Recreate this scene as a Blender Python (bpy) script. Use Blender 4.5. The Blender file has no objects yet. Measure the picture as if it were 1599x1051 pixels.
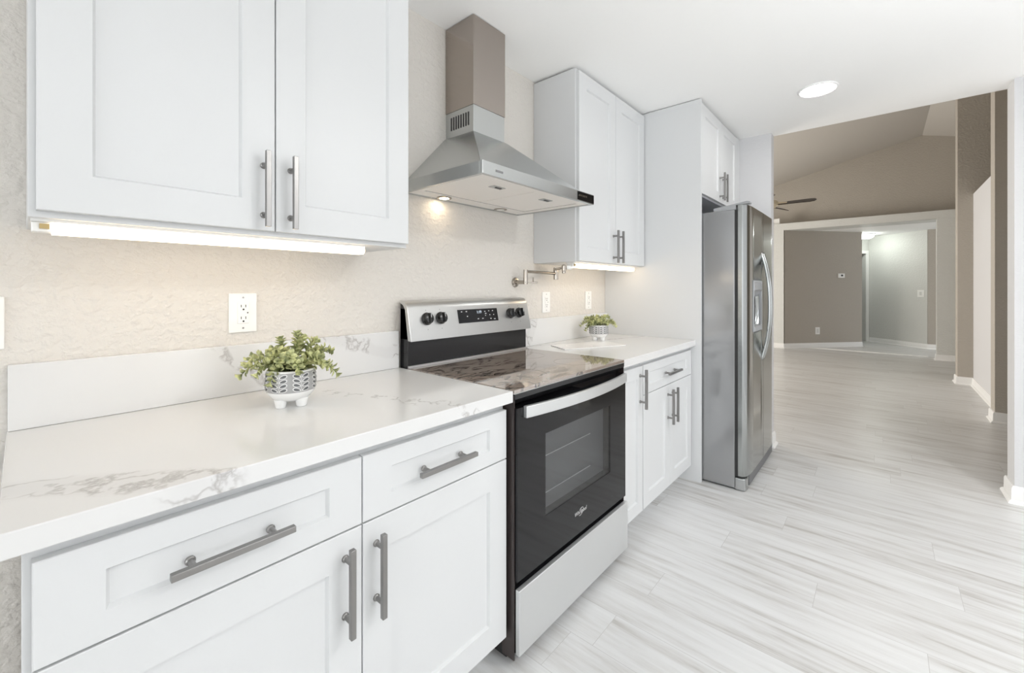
import bpy, bmesh, math, random
from mathutils import Vector, Matrix

scene = bpy.context.scene
COL = scene.collection
R = math.radians

# ------------------------------------------------------------------ camera
YAW = R(40.9456)
cam_data = bpy.data.cameras.new('camera')
cam = bpy.data.objects.new('camera', cam_data)
COL.objects.link(cam)
cam.location = (0.0, -1.5602, 1.2506)
cam.rotation_euler = (R(90), 0, YAW - R(90))
cam_data.sensor_width = 36.0
cam_data.lens = 664.9 / 1599 * 36.0
cam_data.shift_y = -(525.5 - 449.92) / 1599
cam_data.clip_start = 0.02
scene.camera = cam

# ------------------------------------------------------------------ world, light, exposure
vs = scene.view_settings
scene.display_settings.display_device = 'sRGB'
vs.view_transform = 'Standard'
vs.look = 'None'
vs.exposure = -0.03
vs.gamma = 1.0
vs.use_curve_mapping = False
scene.cycles.max_bounces = 10
scene.cycles.diffuse_bounces = 7
scene.cycles.glossy_bounces = 5
scene.cycles.transparent_max_bounces = 8
scene.cycles.sample_clamp_indirect = 6.0
scene.cycles.use_denoising = True

world = bpy.data.worlds.new('world')
scene.world = world
world.use_nodes = True
world.node_tree.nodes['Background'].inputs[0].default_value = (0.93, 0.955, 1.0, 1)
world.node_tree.nodes['Background'].inputs[1].default_value = 2.1


def area(name, loc, target, sx, sy, power, color=(1, 1, 1), shape='RECTANGLE'):
    d = bpy.data.lights.new(name, 'AREA')
    d.shape = shape
    d.size = sx
    if shape in ('RECTANGLE', 'ELLIPSE'):
        d.size_y = sy
    d.energy = power
    d.color = color
    o = bpy.data.objects.new(name, d)
    COL.objects.link(o)
    o.location = loc
    o.rotation_euler = (Vector(target) - Vector(loc)).to_track_quat('-Z', 'Y').to_euler()
    return o


# added fill lights, unseen: behind the camera, opposite the counters, beside the living room
area('rear_fill', (-6.5, -2.4, 1.25), (2, -2.0, 1.25), 4.2, 2.1, 78, (0.95, 0.98, 1.0))
area('side_fill', (2.5, -6.5, 1.25), (2.2, 0, 1.25), 2.2, 2.1, 16, (0.93, 0.97, 1.0))
area('living_fill', (7.0, 3.30, 1.4), (7.0, 0, 1.0), 2.6, 1.6, 190, (1.0, 0.94, 0.86))
# added fill out of view, aimed up to brighten the ceiling
area('ceiling_bounce_fill', (0.75, -3.25, 0.9), (0.95, -3.1, 2.47), 0.5, 0.5, 56, (0.97, 0.985, 1.0)).data.spread = R(130)
# overhead fill without a fixture, added to brighten the kitchen
area('overhead_fill', (1.9, -2.9, 2.465), (1.9, -2.9, 0), 0.16, 0.16, 26, (1.0, 0.98, 0.96), 'DISK')

# ------------------------------------------------------------------ materials
MATS = {}


def principled(name, color, rough=0.5, metal=0.0, **kw):
    m = bpy.data.materials.new(name)
    m.use_nodes = True
    b = m.node_tree.nodes['Principled BSDF']
    b.inputs['Base Color'].default_value = (*color, 1)
    b.inputs['Roughness'].default_value = rough
    b.inputs['Metallic'].default_value = metal
    for k, v in kw.items():
        key = k.replace('_', ' ')
        b.inputs[key].default_value = v
    MATS[name] = m
    return m


def nn(m, kind, **props):
    n = m.node_tree.nodes.new(kind)
    for k, v in props.items():
        setattr(n, k, v)
    return n


def lk(m, a, b):
    m.node_tree.links.new(a, b)


def bsdf(m):
    return m.node_tree.nodes['Principled BSDF']


def add_bump(m, scale, strength, dist=0.002, detail=3.0, stretch=(1, 1, 1), ramp=None):
    tc = nn(m, 'ShaderNodeTexCoord')
    mp = nn(m, 'ShaderNodeMapping')
    mp.inputs['Scale'].default_value = stretch
    nz = nn(m, 'ShaderNodeTexNoise')
    nz.inputs['Scale'].default_value = scale
    nz.inputs['Detail'].default_value = detail
    bp = nn(m, 'ShaderNodeBump')
    bp.inputs['Strength'].default_value = strength
    bp.inputs['Distance'].default_value = dist
    lk(m, tc.outputs['Object'], mp.inputs['Vector'])
    lk(m, mp.outputs['Vector'], nz.inputs['Vector'])
    out = nz.outputs['Fac']
    if ramp:
        cr = nn(m, 'ShaderNodeValToRGB')
        cr.color_ramp.elements[0].position = ramp[0]
        cr.color_ramp.elements[1].position = ramp[1]
        lk(m, out, cr.inputs['Fac'])
        out = cr.outputs['Color']
    lk(m, out, bp.inputs['Height'])
    lk(m, bp.outputs['Normal'], bsdf(m).inputs['Normal'])
    return nz


def wall_paint(name, color, strength=0.55):
    m = principled(name, color, 0.62)
    add_bump(m, 42, strength, 0.004, 4.0, (1, 1, 1.25), (0.42, 0.66))
    return m


WALL = wall_paint('textured_greige_paint', (0.69, 0.66, 0.615))
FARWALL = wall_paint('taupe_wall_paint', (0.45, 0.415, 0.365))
PALEWALL = wall_paint('pale_wall_paint', (0.66, 0.665, 0.64))
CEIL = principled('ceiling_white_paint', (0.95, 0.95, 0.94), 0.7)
add_bump(CEIL, 60, 0.15, 0.002)
LITGREYWALL = wall_paint('textured_paint_lit_grey', (0.65, 0.65, 0.66), 0.12)  # cooler daylight on the stub and right walls mixed into this colour
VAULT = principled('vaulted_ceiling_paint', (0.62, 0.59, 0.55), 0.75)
TRIM = principled('white_trim_paint', (0.86, 0.86, 0.85), 0.4)
CAB = principled('white_cabinet_lacquer', (0.66, 0.67, 0.675), 0.38)
CABSHADED = principled('cabinet_underside_shaded', (0.42, 0.44, 0.47), 0.5)  # white lacquer in shade: the shadow's grey-blue is put into the colour
PLASTIC = principled('white_plastic', (0.86, 0.86, 0.84), 0.32)
SLOT = principled('dark_slot', (0.03, 0.03, 0.03), 0.5)
GREYPLASTIC = principled('grey_plastic', (0.33, 0.34, 0.35), 0.35)
BLACK = principled('black_enamel', (0.012, 0.012, 0.013), 0.18)
BROWNBLACK = principled('dark_range_side', (0.035, 0.026, 0.024), 0.28)
BLACKGLASS = principled('black_glass', (0.007, 0.007, 0.008), 0.06, IOR=1.4)
KNOB = principled('black_knob', (0.01, 0.01, 0.01), 0.22)
DARKGAP = principled('dark_rubber', (0.02, 0.02, 0.02), 0.6)
BROWNCLIP = principled('brass_clip', (0.45, 0.34, 0.16), 0.4, 0.6)


def brushed(name, color, rough, stretch, metal=1.0, strength=0.06):
    m = principled(name, color, rough, metal)
    add_bump(m, 60, strength, 0.001, 2.0, stretch)
    return m


STEEL_H = brushed('brushed_steel_horizontal', (0.62, 0.62, 0.61), 0.30, (0.3, 0.3, 14))
STEEL_D = brushed('drawer_steel', (0.68, 0.69, 0.69), 0.34, (0.3, 0.3, 14), 0.68)
STEEL_V = brushed('brushed_steel_vertical', (0.43, 0.445, 0.44), 0.17, (8, 8, 0.2), 1.0, 0.03)
STEEL_HOOD = brushed('hood_steel', (0.54, 0.555, 0.55), 0.26, (0.4, 0.4, 12))
CASE = principled('fridge_case_grey', (0.36, 0.365, 0.37), 0.14, 0.55)
NICKEL = brushed('brushed_nickel', (0.30, 0.293, 0.285), 0.30, (6, 6, 6))
CHROME = principled('polished_nickel', (0.42, 0.385, 0.34), 0.17, 1.0)
FILTER = principled('hood_filter_mesh', (0.88, 0.85, 0.81), 0.45, 0.15)


def emitter(name, color, strength):
    m = bpy.data.materials.new(name)
    m.use_nodes = True
    nt = m.node_tree
    nt.nodes.remove(nt.nodes['Principled BSDF'])
    e = nt.nodes.new('ShaderNodeEmission')
    e.inputs[0].default_value = (*color, 1)
    e.inputs[1].default_value = strength
    nt.links.new(e.outputs[0], nt.nodes['Material Output'].inputs[0])
    return m


GLOW_WARM = emitter('under_cabinet_glow', (1.0, 0.80, 0.57), 6.5)
GLOW_WHITE = emitter('ceiling_lamp_glow', (1.0, 0.98, 0.95), 50.0)
GLOW_HOOD = emitter('hood_lamp_glow', (1.0, 0.80, 0.55), 50.0)
GLOW_HALL = emitter('hall_lamp_glow', (0.95, 1.0, 0.93), 36.0)
GLOW_DIGIT = emitter('clock_digits', (0.8, 0.9, 1.0), 1.2)


def marble():
    m = principled('white_quartz_with_veins', (0.71, 0.71, 0.705), 0.14)
    geo = nn(m, 'ShaderNodeNewGeometry')
    # warped coordinates
    nz = nn(m, 'ShaderNodeTexNoise')
    nz.inputs['Scale'].default_value = 5.5
    nz.inputs['Detail'].default_value = 6
    nz.inputs['Roughness'].default_value = 0.6
    lk(m, geo.outputs['Position'], nz.inputs['Vector'])
    # thin lines where the noise crosses 0.5
    def line(src, level, width):
        s = nn(m, 'ShaderNodeMath', operation='SUBTRACT'); lk(m, src, s.inputs[0]); s.inputs[1].default_value = level
        a = nn(m, 'ShaderNodeMath', operation='ABSOLUTE'); lk(m, s.outputs[0], a.inputs[0])
        r = nn(m, 'ShaderNodeMapRange'); lk(m, a.outputs[0], r.inputs['Value'])
        r.inputs['From Min'].default_value = 0; r.inputs['From Max'].default_value = width
        r.inputs['To Min'].default_value = 1; r.inputs['To Max'].default_value = 0
        return r.outputs[0]
    sep = nn(m, 'ShaderNodeSeparateXYZ')
    lk(m, geo.outputs['Position'], sep.inputs[0])

    def mth(op, a, b=None):
        n = nn(m, 'ShaderNodeMath', operation=op)
        for i, v in enumerate((a, b)):
            if v is None:
                continue
            if isinstance(v, (int, float)):
                n.inputs[i].default_value = v
            else:
                lk(m, v, n.inputs[i])
        return n.outputs[0]
    # bands: a broad diagonal vein field across the front-left corner, another at the right/back
    X, Y, Z = sep.outputs
    nz2 = nn(m, 'ShaderNodeTexNoise')
    nz2.inputs['Scale'].default_value = 9
    nz2.inputs['Detail'].default_value = 4
    lk(m, geo.outputs['Position'], nz2.inputs['Vector'])
    nz3 = nn(m, 'ShaderNodeTexNoise')
    nz3.inputs['Scale'].default_value = 2.2
    nz3.inputs['Detail'].default_value = 3
    lk(m, geo.outputs['Position'], nz3.inputs['Vector'])
    wob = mth('MULTIPLY', mth('SUBTRACT', nz2.outputs['Fac'], 0.5), 0.10)
    wob3 = mth('MULTIPLY', mth('SUBTRACT', nz3.outputs['Fac'], 0.5), 0.20)

    def band(kx, ky, kz, c, w):
        e = mth('ADD', mth('ADD', mth('MULTIPLY', X, kx), mth('MULTIPLY', Y, ky)), mth('MULTIPLY', Z, kz))
        e = mth('ADD', mth('SUBTRACT', e, c), wob)
        a = mth('ABSOLUTE', e)
        r = nn(m, 'ShaderNodeMapRange', interpolation_type='SMOOTHSTEP'); lk(m, a, r.inputs['Value'])
        r.inputs['From Min'].default_value = w * 0.45; r.inputs['From Max'].default_value = w
        r.inputs['To Min'].default_value = 1; r.inputs['To Max'].default_value = 0
        return r.outputs[0]
    b1 = band(0.65, 0.75, 0.0, -0.348, 0.050)          # front-left corner of the counter
    b2 = band(0.263, 0.0, 0.965, 1.223, 0.035)            # up the backsplash, near the range
    b3 = band(0.675, 0.30, 0.737, 1.046, 0.022)
    b4 = band(0.90, 3.0, -0.45, 1.227, 0.05)            # right-hand backsplash
    l1 = line(nz.outputs['Fac'], 0.50, 0.030)
    l2 = line(nz2.outputs['Fac'], 0.52, 0.022)
    veins = mth('MAXIMUM', mth('MULTIPLY', b1, mth('MAXIMUM', l1, mth('MULTIPLY', l2, 0.8))),
                mth('MULTIPLY', mth('MAXIMUM', b2, mth('MAXIMUM', b3, b4)), mth('MAXIMUM', mth('MULTIPLY', l1, 0.9), l2)))
    soft = mth('MULTIPLY', mth('MAXIMUM', b1, mth('MAXIMUM', b2, b4)), 0.10)
    fac = mth('ADD', mth('MULTIPLY', veins, 0.62), soft)
    mix = nn(m, 'ShaderNodeMix', data_type='RGBA')
    mix.inputs[6].default_value = (0.71, 0.71, 0.705, 1)
    mix.inputs[7].default_value = (0.33, 0.31, 0.30, 1)
    lk(m, fac, mix.inputs[0])
    lk(m, mix.outputs[2], bsdf(m).inputs['Base Color'])
    return m


QUARTZ = marble()


def plank_floor():
    m = principled('grey_oak_planks', (0.7, 0.7, 0.7), 0.33)
    tc = nn(m, 'ShaderNodeTexCoord')
    sep = nn(m, 'ShaderNodeSeparateXYZ')
    lk(m, tc.outputs['Object'], sep.inputs[0])
    cmb = nn(m, 'ShaderNodeCombineXYZ')
    off = nn(m, 'ShaderNodeMath', operation='ADD'); off.inputs[1].default_value = 0.13
    lk(m, sep.outputs['X'], off.inputs[0])
    lk(m, off.outputs[0], cmb.inputs['Y'])
    rw = nn(m, 'ShaderNodeMath', operation='DIVIDE'); rw.inputs[1].default_value = 0.18
    lk(m, off.outputs[0], rw.inputs[0])
    fl = nn(m, 'ShaderNodeMath', operation='FLOOR'); lk(m, rw.outputs[0], fl.inputs[0])
    wn = nn(m, 'ShaderNodeTexWhiteNoise', noise_dimensions='1D'); lk(m, fl.outputs[0], wn.inputs['W'])
    st = nn(m, 'ShaderNodeMath', operation='MULTIPLY_ADD'); st.inputs[1].default_value = 1.22
    lk(m, wn.outputs['Value'], st.inputs[0]); lk(m, sep.outputs['Y'], st.inputs[2])
    lk(m, st.outputs[0], cmb.inputs['X'])
    br = nn(m, 'ShaderNodeTexBrick')
    br.offset = 0.0
    br.offset_frequency = 2
    br.inputs['Color1'].default_value = (0, 0, 0, 1)
    br.inputs['Color2'].default_value = (1, 1, 1, 1)
    br.inputs['Mortar'].default_value = (0.5, 0.5, 0.5, 1)
    br.inputs['Scale'].default_value = 1.0
    br.inputs['Mortar Size'].default_value = 0.0009
    br.inputs['Mortar Smooth'].default_value = 0.3
    br.inputs['Bias'].default_value = 0.0
    br.inputs['Brick Width'].default_value = 1.22
    br.inputs['Row Height'].default_value = 0.18
    lk(m, cmb.outputs[0], br.inputs['Vector'])
    # grain: noise stretched along the plank, shifted per plank
    sc = nn(m, 'ShaderNodeMath', operation='MULTIPLY'); sc.inputs[1].default_value = 37.0
    lk(m, br.outputs['Color'], sc.inputs[0])
    g = nn(m, 'ShaderNodeCombineXYZ')
    gx = nn(m, 'ShaderNodeMath', operation='MULTIPLY'); gx.inputs[1].default_value = 26.0
    gy = nn(m, 'ShaderNodeMath', operation='MULTIPLY'); gy.inputs[1].default_value = 2.0
    lk(m, sep.outputs['X'], gx.inputs[0]); lk(m, sep.outputs['Y'], gy.inputs[0])
    lk(m, gx.outputs[0], g.inputs['X']); lk(m, gy.outputs[0], g.inputs['Y']); lk(m, sc.outputs[0], g.inputs['Z'])
    n1 = nn(m, 'ShaderNodeTexNoise')
    n1.inputs['Scale'].default_value = 1.0; n1.inputs['Detail'].default_value = 6; n1.inputs['Roughness'].default_value = 0.62
    lk(m, g.outputs[0], n1.inputs['Vector'])
    cr = nn(m, 'ShaderNodeValToRGB')
    els = cr.color_ramp.elements
    els[0].position = 0.28; els[0].color = (0.42, 0.405, 0.385, 1)
    els[1].position = 0.75; els[1].color = (0.69, 0.695, 0.695, 1)
    e = els.new(0.42); e.color = (0.57, 0.565, 0.555, 1)
    e = els.new(0.55); e.color = (0.64, 0.642, 0.64, 1)
    # plank tone
    ad = nn(m, 'ShaderNodeMapRange')
    ad.inputs['To Min'].default_value = -0.055; ad.inputs['To Max'].default_value = 0.075
    lk(m, br.outputs['Color'], ad.inputs['Value'])
    sm = nn(m, 'ShaderNodeMath', operation='ADD')
    lk(m, n1.outputs['Fac'], sm.inputs[0]); lk(m, ad.outputs[0], sm.inputs[1])
    lk(m, sm.outputs[0], cr.inputs['Fac'])
    mix = nn(m, 'ShaderNodeMix', data_type='RGBA')
    lk(m, br.outputs['Fac'], mix.inputs[0])
    lk(m, cr.outputs['Color'], mix.inputs[6])
    mix.inputs[7].default_value = (0.44, 0.43, 0.42, 1)
    lk(m, mix.outputs[2], bsdf(m).inputs['Base Color'])
    bp = nn(m, 'ShaderNodeBump'); bp.inputs['Strength'].default_value = 0.12; bp.inputs['Distance'].default_value = 0.002
    lk(m, n1.outputs['Fac'], bp.inputs['Height'])
    lk(m, bp.outputs['Normal'], bsdf(m).inputs['Normal'])
    return m


FLOOR = plank_floor()

PANE = bpy.data.materials.new('tinted_oven_glass')
PANE.use_nodes = True
_nt = PANE.node_tree
_nt.nodes.remove(_nt.nodes['Principled BSDF'])
_t = _nt.nodes.new('ShaderNodeBsdfTransparent'); _t.inputs[0].default_value = (0.80, 0.805, 0.81, 1)
_g = _nt.nodes.new('ShaderNodeBsdfGlossy'); _g.inputs['Roughness'].default_value = 0.05
_m = _nt.nodes.new('ShaderNodeMixShader')
_m.inputs[0].default_value = 0.10; _nt.links.new(_t.outputs[0], _m.inputs[1]); _nt.links.new(_g.outputs[0], _m.inputs[2])
_nt.links.new(_m.outputs[0], _nt.nodes['Material Output'].inputs[0])

CERAMIC = principled('white_ceramic', (0.86, 0.86, 0.85), 0.2)
POTGREY = principled('grey_glaze', (0.37, 0.37, 0.37), 0.35)
SOIL = principled('potting_moss', (0.05, 0.045, 0.03), 0.9)
STEM = principled('green_stem', (0.20, 0.25, 0.08), 0.6)
WOODDARK = principled('dark_walnut_blade', (0.022, 0.012, 0.008), 0.4)
BRASS = principled('cream_fan_motor', (0.75, 0.66, 0.50), 0.35, 0.3)


def cooktop_material():
    """brown-black glass with dark wavy lines over its left part"""
    m = principled('ceramic_cooktop_glass', (0.2, 0.165, 0.14), 0.035, IOR=3.0)
    tc = nn(m, 'ShaderNodeTexCoord')
    mp = nn(m, 'ShaderNodeMapping')
    mp.inputs['Rotation'].default_value = (0, 0, R(20))
    mp.inputs['Scale'].default_value = (1.0, 2.6, 1.0)
    lk(m, tc.outputs['Object'], mp.inputs['Vector'])
    nz = nn(m, 'ShaderNodeTexNoise')
    nz.inputs['Scale'].default_value = 6.5
    nz.inputs['Detail'].default_value = 3.5
    nz.inputs['Distortion'].default_value = 0.6
    lk(m, mp.outputs[0], nz.inputs['Vector'])
    sub = nn(m, 'ShaderNodeMath', operation='SUBTRACT'); sub.inputs[1].default_value = 0.5
    ab = nn(m, 'ShaderNodeMath', operation='ABSOLUTE')
    lk(m, nz.outputs['Fac'], sub.inputs[0]); lk(m, sub.outputs[0], ab.inputs[0])
    mr = nn(m, 'ShaderNodeMapRange')
    mr.inputs['From Max'].default_value = 0.040
    mr.inputs['To Min'].default_value = 1.0; mr.inputs['To Max'].default_value = 0.0
    lk(m, ab.outputs[0], mr.inputs['Value'])
    sep = nn(m, 'ShaderNodeSeparateXYZ')
    lk(m, tc.outputs['Object'], sep.inputs[0])
    mk = nn(m, 'ShaderNodeMapRange')            # dark lines only on the left two thirds
    mk.inputs['From Min'].default_value = 0.02; mk.inputs['From Max'].default_value = 0.12
    mk.inputs['To Min'].default_value = 1.0; mk.inputs['To Max'].default_value = 0.0
    lk(m, sep.outputs['X'], mk.inputs['Value'])
    mu = nn(m, 'ShaderNodeMath', operation='MULTIPLY')
    lk(m, mr.outputs[0], mu.inputs[0]); lk(m, mk.outputs[0], mu.inputs[1])
    mix = nn(m, 'ShaderNodeMix', data_type='RGBA')
    mix.inputs[6].default_value = (0.27, 0.22, 0.185, 1)
    mix.inputs[7].default_value = (0.012, 0.010, 0.010, 1)
    lk(m, mu.outputs[0], mix.inputs[0])
    lk(m, mix.outputs[2], bsdf(m).inputs['Base Color'])
    return m


COOKGLASS = cooktop_material()


def leaf_material():
    m = principled('leaf_green', (0.4, 0.5, 0.1), 0.5)
    oi = nn(m, 'ShaderNodeTexCoord')
    n = nn(m, 'ShaderNodeTexNoise'); n.inputs['Scale'].default_value = 45
    lk(m, oi.outputs['Object'], n.inputs['Vector'])
    cr = nn(m, 'ShaderNodeValToRGB')
    els = cr.color_ramp.elements
    els[0].position = 0.35; els[0].color = (0.19, 0.22, 0.10, 1)
    els[1].position = 0.62; els[1].color = (0.66, 0.68, 0.34, 1)
    lk(m, n.outputs['Fac'], cr.inputs['Fac'])
    lk(m, cr.outputs['Color'], bsdf(m).inputs['Base Color'])
    return m


LEAF = leaf_material()


# ------------------------------------------------------------------ mesh helpers
class MB:
    def __init__(self):
        self.bm = bmesh.new()

    def face(self, pts, mi=0):
        vs_ = [self.bm.verts.new(p) for p in pts]
        f = self.bm.faces.new(vs_)
        f.material_index = mi
        return f

    def hull(self, a, b, mi=0):
        """prism between two equal-length loops of points"""
        n = len(a)
        va = [self.bm.verts.new(p) for p in a]
        vb = [self.bm.verts.new(p) for p in b]
        fs = [self.bm.faces.new(va[::-1]), self.bm.faces.new(vb)]
        for i in range(n):
            fs.append(self.bm.faces.new((va[i], va[(i + 1) % n], vb[(i + 1) % n], vb[i])))
        for f in fs:
            f.material_index = mi
        return self

    def box(self, x0, x1, y0, y1, z0, z1, mi=0):
        x0, x1 = min(x0, x1), max(x0, x1); y0, y1 = min(y0, y1), max(y0, y1); z0, z1 = min(z0, z1), max(z0, z1)
        a = [(x0, y0, z0), (x1, y0, z0), (x1, y1, z0), (x0, y1, z0)]
        b = [(x, y, z1) for x, y, _ in a]
        return self.hull(a, b, mi)

    def prism(self, poly, axis, lo, hi, mi=0):
        """poly: 2-D points; axis 'X': (y,z); 'Y': (x,z); 'Z': (x,y)"""
        def p(u, v, w):
            return {'X': (w, u, v), 'Y': (u, w, v), 'Z': (u, v, w)}[axis]
        return self.hull([p(u, v, lo) for u, v in poly], [p(u, v, hi) for u, v in poly], mi)

    def cyl(self, p0, p1, r0, r1=None, n=20, mi=0):
        return self.tube([p0, p1], [r0, r0 if r1 is None else r1], n, mi)

    def tube(self, pts, rad, n=12, mi=0, flat=1.0, ref=None, close=True):
        """swept tube; rad scalar or list; flat scales the second axis"""
        pts = [Vector(p) for p in pts]
        if not isinstance(rad, (list, tuple)):
            rad = [rad] * len(pts)
        rings = []
        nrm = None
        for i, p in enumerate(pts):
            if i == 0:
                t = pts[1] - pts[0]
            elif i == len(pts) - 1:
                t = pts[-1] - pts[-2]
            else:
                t = (pts[i + 1] - pts[i]).normalized() + (pts[i] - pts[i - 1]).normalized()
            t.normalize()
            if nrm is None:
                base = Vector(ref) if ref else (Vector((0, 0, 1)) if abs(t.z) < 0.9 else Vector((1, 0, 0)))
                nrm = (base - t * base.dot(t)).normalized()
            else:
                nrm = (nrm - t * nrm.dot(t)).normalized()
            bn = t.cross(nrm)
            ring = [self.bm.verts.new(p + rad[i] * (math.cos(2 * math.pi * k / n) * nrm + flat * math.sin(2 * math.pi * k / n) * bn)) for k in range(n)]
            rings.append(ring)
        for a, b in zip(rings, rings[1:]):
            for k in range(n):
                f = self.bm.faces.new((a[k], a[(k + 1) % n], b[(k + 1) % n], b[k]))
                f.material_index = mi
        if close:
            f = self.bm.faces.new(rings[0][::-1]); f.material_index = mi
            f = self.bm.faces.new(rings[-1]); f.material_index = mi
        return self

    def lathe(self, prof, cx, cy, n=40, mi=0, z0=0.0):
        """profile of (r, z) revolved about a vertical axis"""
        rings = []
        for r, z in prof:
            if r < 1e-5:
                rings.append([self.bm.verts.new((cx, cy, z0 + z))])
            else:
                rings.append([self.bm.verts.new((cx + r * math.cos(2 * math.pi * k / n), cy + r * math.sin(2 * math.pi * k / n), z0 + z)) for k in range(n)])
        for a, b in zip(rings, rings[1:]):
            for k in range(n):
                k2 = (k + 1) % n
                if len(a) == 1 and len(b) == 1:
                    continue
                if len(a) == 1:
                    f = self.bm.faces.new((a[0], b[k2], b[k]))
                elif len(b) == 1:
                    f = self.bm.faces.new((a[k], a[k2], b[0]))
                else:
                    f = self.bm.faces.new((a[k], a[k2], b[k2], b[k]))
                f.material_index = mi
        return self

    def sweep(self, pts, prof, mi=0):
        """profile (d,z) swept along an open floor path with mitred corners; d goes to the left of travel"""
        P = [Vector((p[0], p[1])) for p in pts]
        loops = []
        for i, p in enumerate(P):
            d0 = (P[i] - P[i - 1]).normalized() if i > 0 else None
            d1 = (P[i + 1] - P[i]).normalized() if i < len(P) - 1 else None
            if d0 is None: d0 = d1
            if d1 is None: d1 = d0
            n0 = Vector((-d0.y, d0.x)); n1 = Vector((-d1.y, d1.x))
            nm = (n0 + n1).normalized()
            k = 1.0 / max(0.35, nm.dot(n0))
            loops.append([self.bm.verts.new((p.x + nm.x * k * d, p.y + nm.y * k * d, z)) for d, z in prof])
        n = len(prof)
        for a, b in zip(loops, loops[1:]):
            for k in range(n):
                f = self.bm.faces.new((a[k], a[(k + 1) % n], b[(k + 1) % n], b[k])); f.material_index = mi
        self.bm.faces.new(loops[0][::-1]).material_index = mi
        self.bm.faces.new(loops[-1]).material_index = mi
        return self

    def shaker(self, x0, x1, z0, z1, yb, yf, st=0.079, rl=None, rec=0.009, mi=0):
        """shaker front facing -Y: frame, chamfered step, recessed flat panel"""
        rl = st if rl is None else rl
        B = self.bm
        c = 0.005

        def ring(ax0, ax1, az0, az1, y):
            return [B.verts.new(p) for p in ((ax0, y, az0), (ax1, y, az0), (ax1, y, az1), (ax0, y, az1))]
        e = 0.0015
        back = ring(x0, x1, z0, z1, yb)
        f0 = ring(x0, x1, z0, z1, yf + e)
        f1 = ring(x0 + e, x1 - e, z0 + e, z1 - e, yf)
        i0 = ring(x0 + st, x1 - st, z0 + rl, z1 - rl, yf)
        i1 = ring(x0 + st + c, x1 - st - c, z0 + rl + c, z1 - rl - c, yf + rec)
        B.faces.new(back[::-1])
        for a, b in ((back, f0), (f0, f1), (f1, i0), (i0, i1)):
            for k in range(4):
                B.faces.new((a[k], a[(k + 1) % 4], b[(k + 1) % 4], b[k]))
        B.faces.new(i1)
        for f in B.faces:
            f.material_index = mi
        return self

    def build(self, name, mats, parent=None, bevel=0.0, smooth=30, seg=2, origin=None):
        B = self.bm
        bmesh.ops.recalc_face_normals(B, faces=B.faces)
        if smooth:
            lim = R(smooth)
            for f in B.faces:
                f.smooth = True
            for e in B.edges:
                if len(e.link_faces) == 2:
                    if e.calc_face_angle(0) > lim:
                        e.smooth = False
        me = bpy.data.meshes.new(name)
        o = bpy.data.objects.new(name, me)
        COL.objects.link(o)
        org = Vector((0, 0, 0))
        if parent is not None:
            r = parent
            while r.parent is not None:
                r = r.parent
            org = Vector(r.location)
            o.parent = parent
        elif origin is not None:
            org = Vector(origin)
            o.location = org
        bmesh.ops.translate(B, verts=B.verts, vec=-org)
        B.to_mesh(me)
        B.free()
        for m in (mats if isinstance(mats, (list, tuple)) else [mats]):
            me.materials.append(m)
        if bevel:
            bv = o.modifiers.new('bevel', 'BEVEL')
            bv.width = bevel
            bv.segments = seg
            bv.limit_method = 'ANGLE'
            bv.angle_limit = R(35)
            bv.harden_normals = True
        return o


def tag(o, label, cat, group=None):
    o['label'] = label
    o['category'] = cat
    if group:
        o['group'] = group
    return o


def thing(name, loc, label, cat, group=None):
    o = bpy.data.objects.new(name, None)
    o.empty_display_size = 0.1
    COL.objects.link(o)
    o.location = loc
    return tag(o, label, cat, group)


def struct(name, mb, mat, **kw):
    o = mb.build(name, mat, **kw)
    o['kind'] = 'structure'
    return o


def polywall(name, A, B_, thick, z0, z1, mat):
    """upright wall whose visible face runs A->B; its body lies to the left of travel"""
    a = Vector(A); b = Vector(B_)
    d = (b - a).normalized()
    n = Vector((-d.y, d.x)) * thick
    mb = MB().prism([tuple(a), tuple(b), tuple(b + n), tuple(a + n)], 'Z', z0, z1)
    return struct(name, mb, mat)


# ------------------------------------------------------------------ the setting
ZC = 2.473
struct('floor', MB().box(-6.7, 15.6, -6.7, 3.4, -0.06, 0.0), FLOOR)
struct('ceiling_kitchen', MB().box(-6.7, 3.97, -6.7, 0.12, ZC, ZC + 0.08), CEIL)
struct('wall_back', MB().box(-6.7, 3.97, 0.0, 0.12, 0, ZC), WALL)
struct('wall_stub', MB().box(3.87, 3.97, -0.905, 0.0, 0, ZC), LITGREYWALL)
struct('wall_right', MB().box(3.79, 3.97, -6.7, -2.145, 0, ZC), LITGREYWALL)
# walls out of view, with wide openings shaped to let world light in
mb = MB()
mb.box(-6.7, -6.2, -6.7, -6.6, 0, ZC); mb.box(3.6, 3.79, -6.7, -6.6, 0, ZC); mb.box(-1.6, 1.4, -6.7, -6.6, 0, ZC)
mb.box(-6.2, -1.6, -6.7, -6.6, 0, 0.2); mb.box(-6.2, -1.6, -6.7, -6.6, 2.3, ZC); mb.box(1.4, 3.6, -6.7, -6.6, 0, 0.2); mb.box(1.4, 3.6, -6.7, -6.6, 2.3, ZC)
struct('wall_front', mb, WALL)
mb = MB()
mb.box(-6.7, -6.6, -6.6, -4.5, 0, ZC); mb.box(-6.7, -6.6, -0.3, 0, 0, ZC)
mb.box(-6.7, -6.6, -4.5, -0.3, 0, 0.2); mb.box(-6.7, -6.6, -4.5, -0.3, 2.3, ZC)
struct('wall_rear', mb, WALL)

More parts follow.
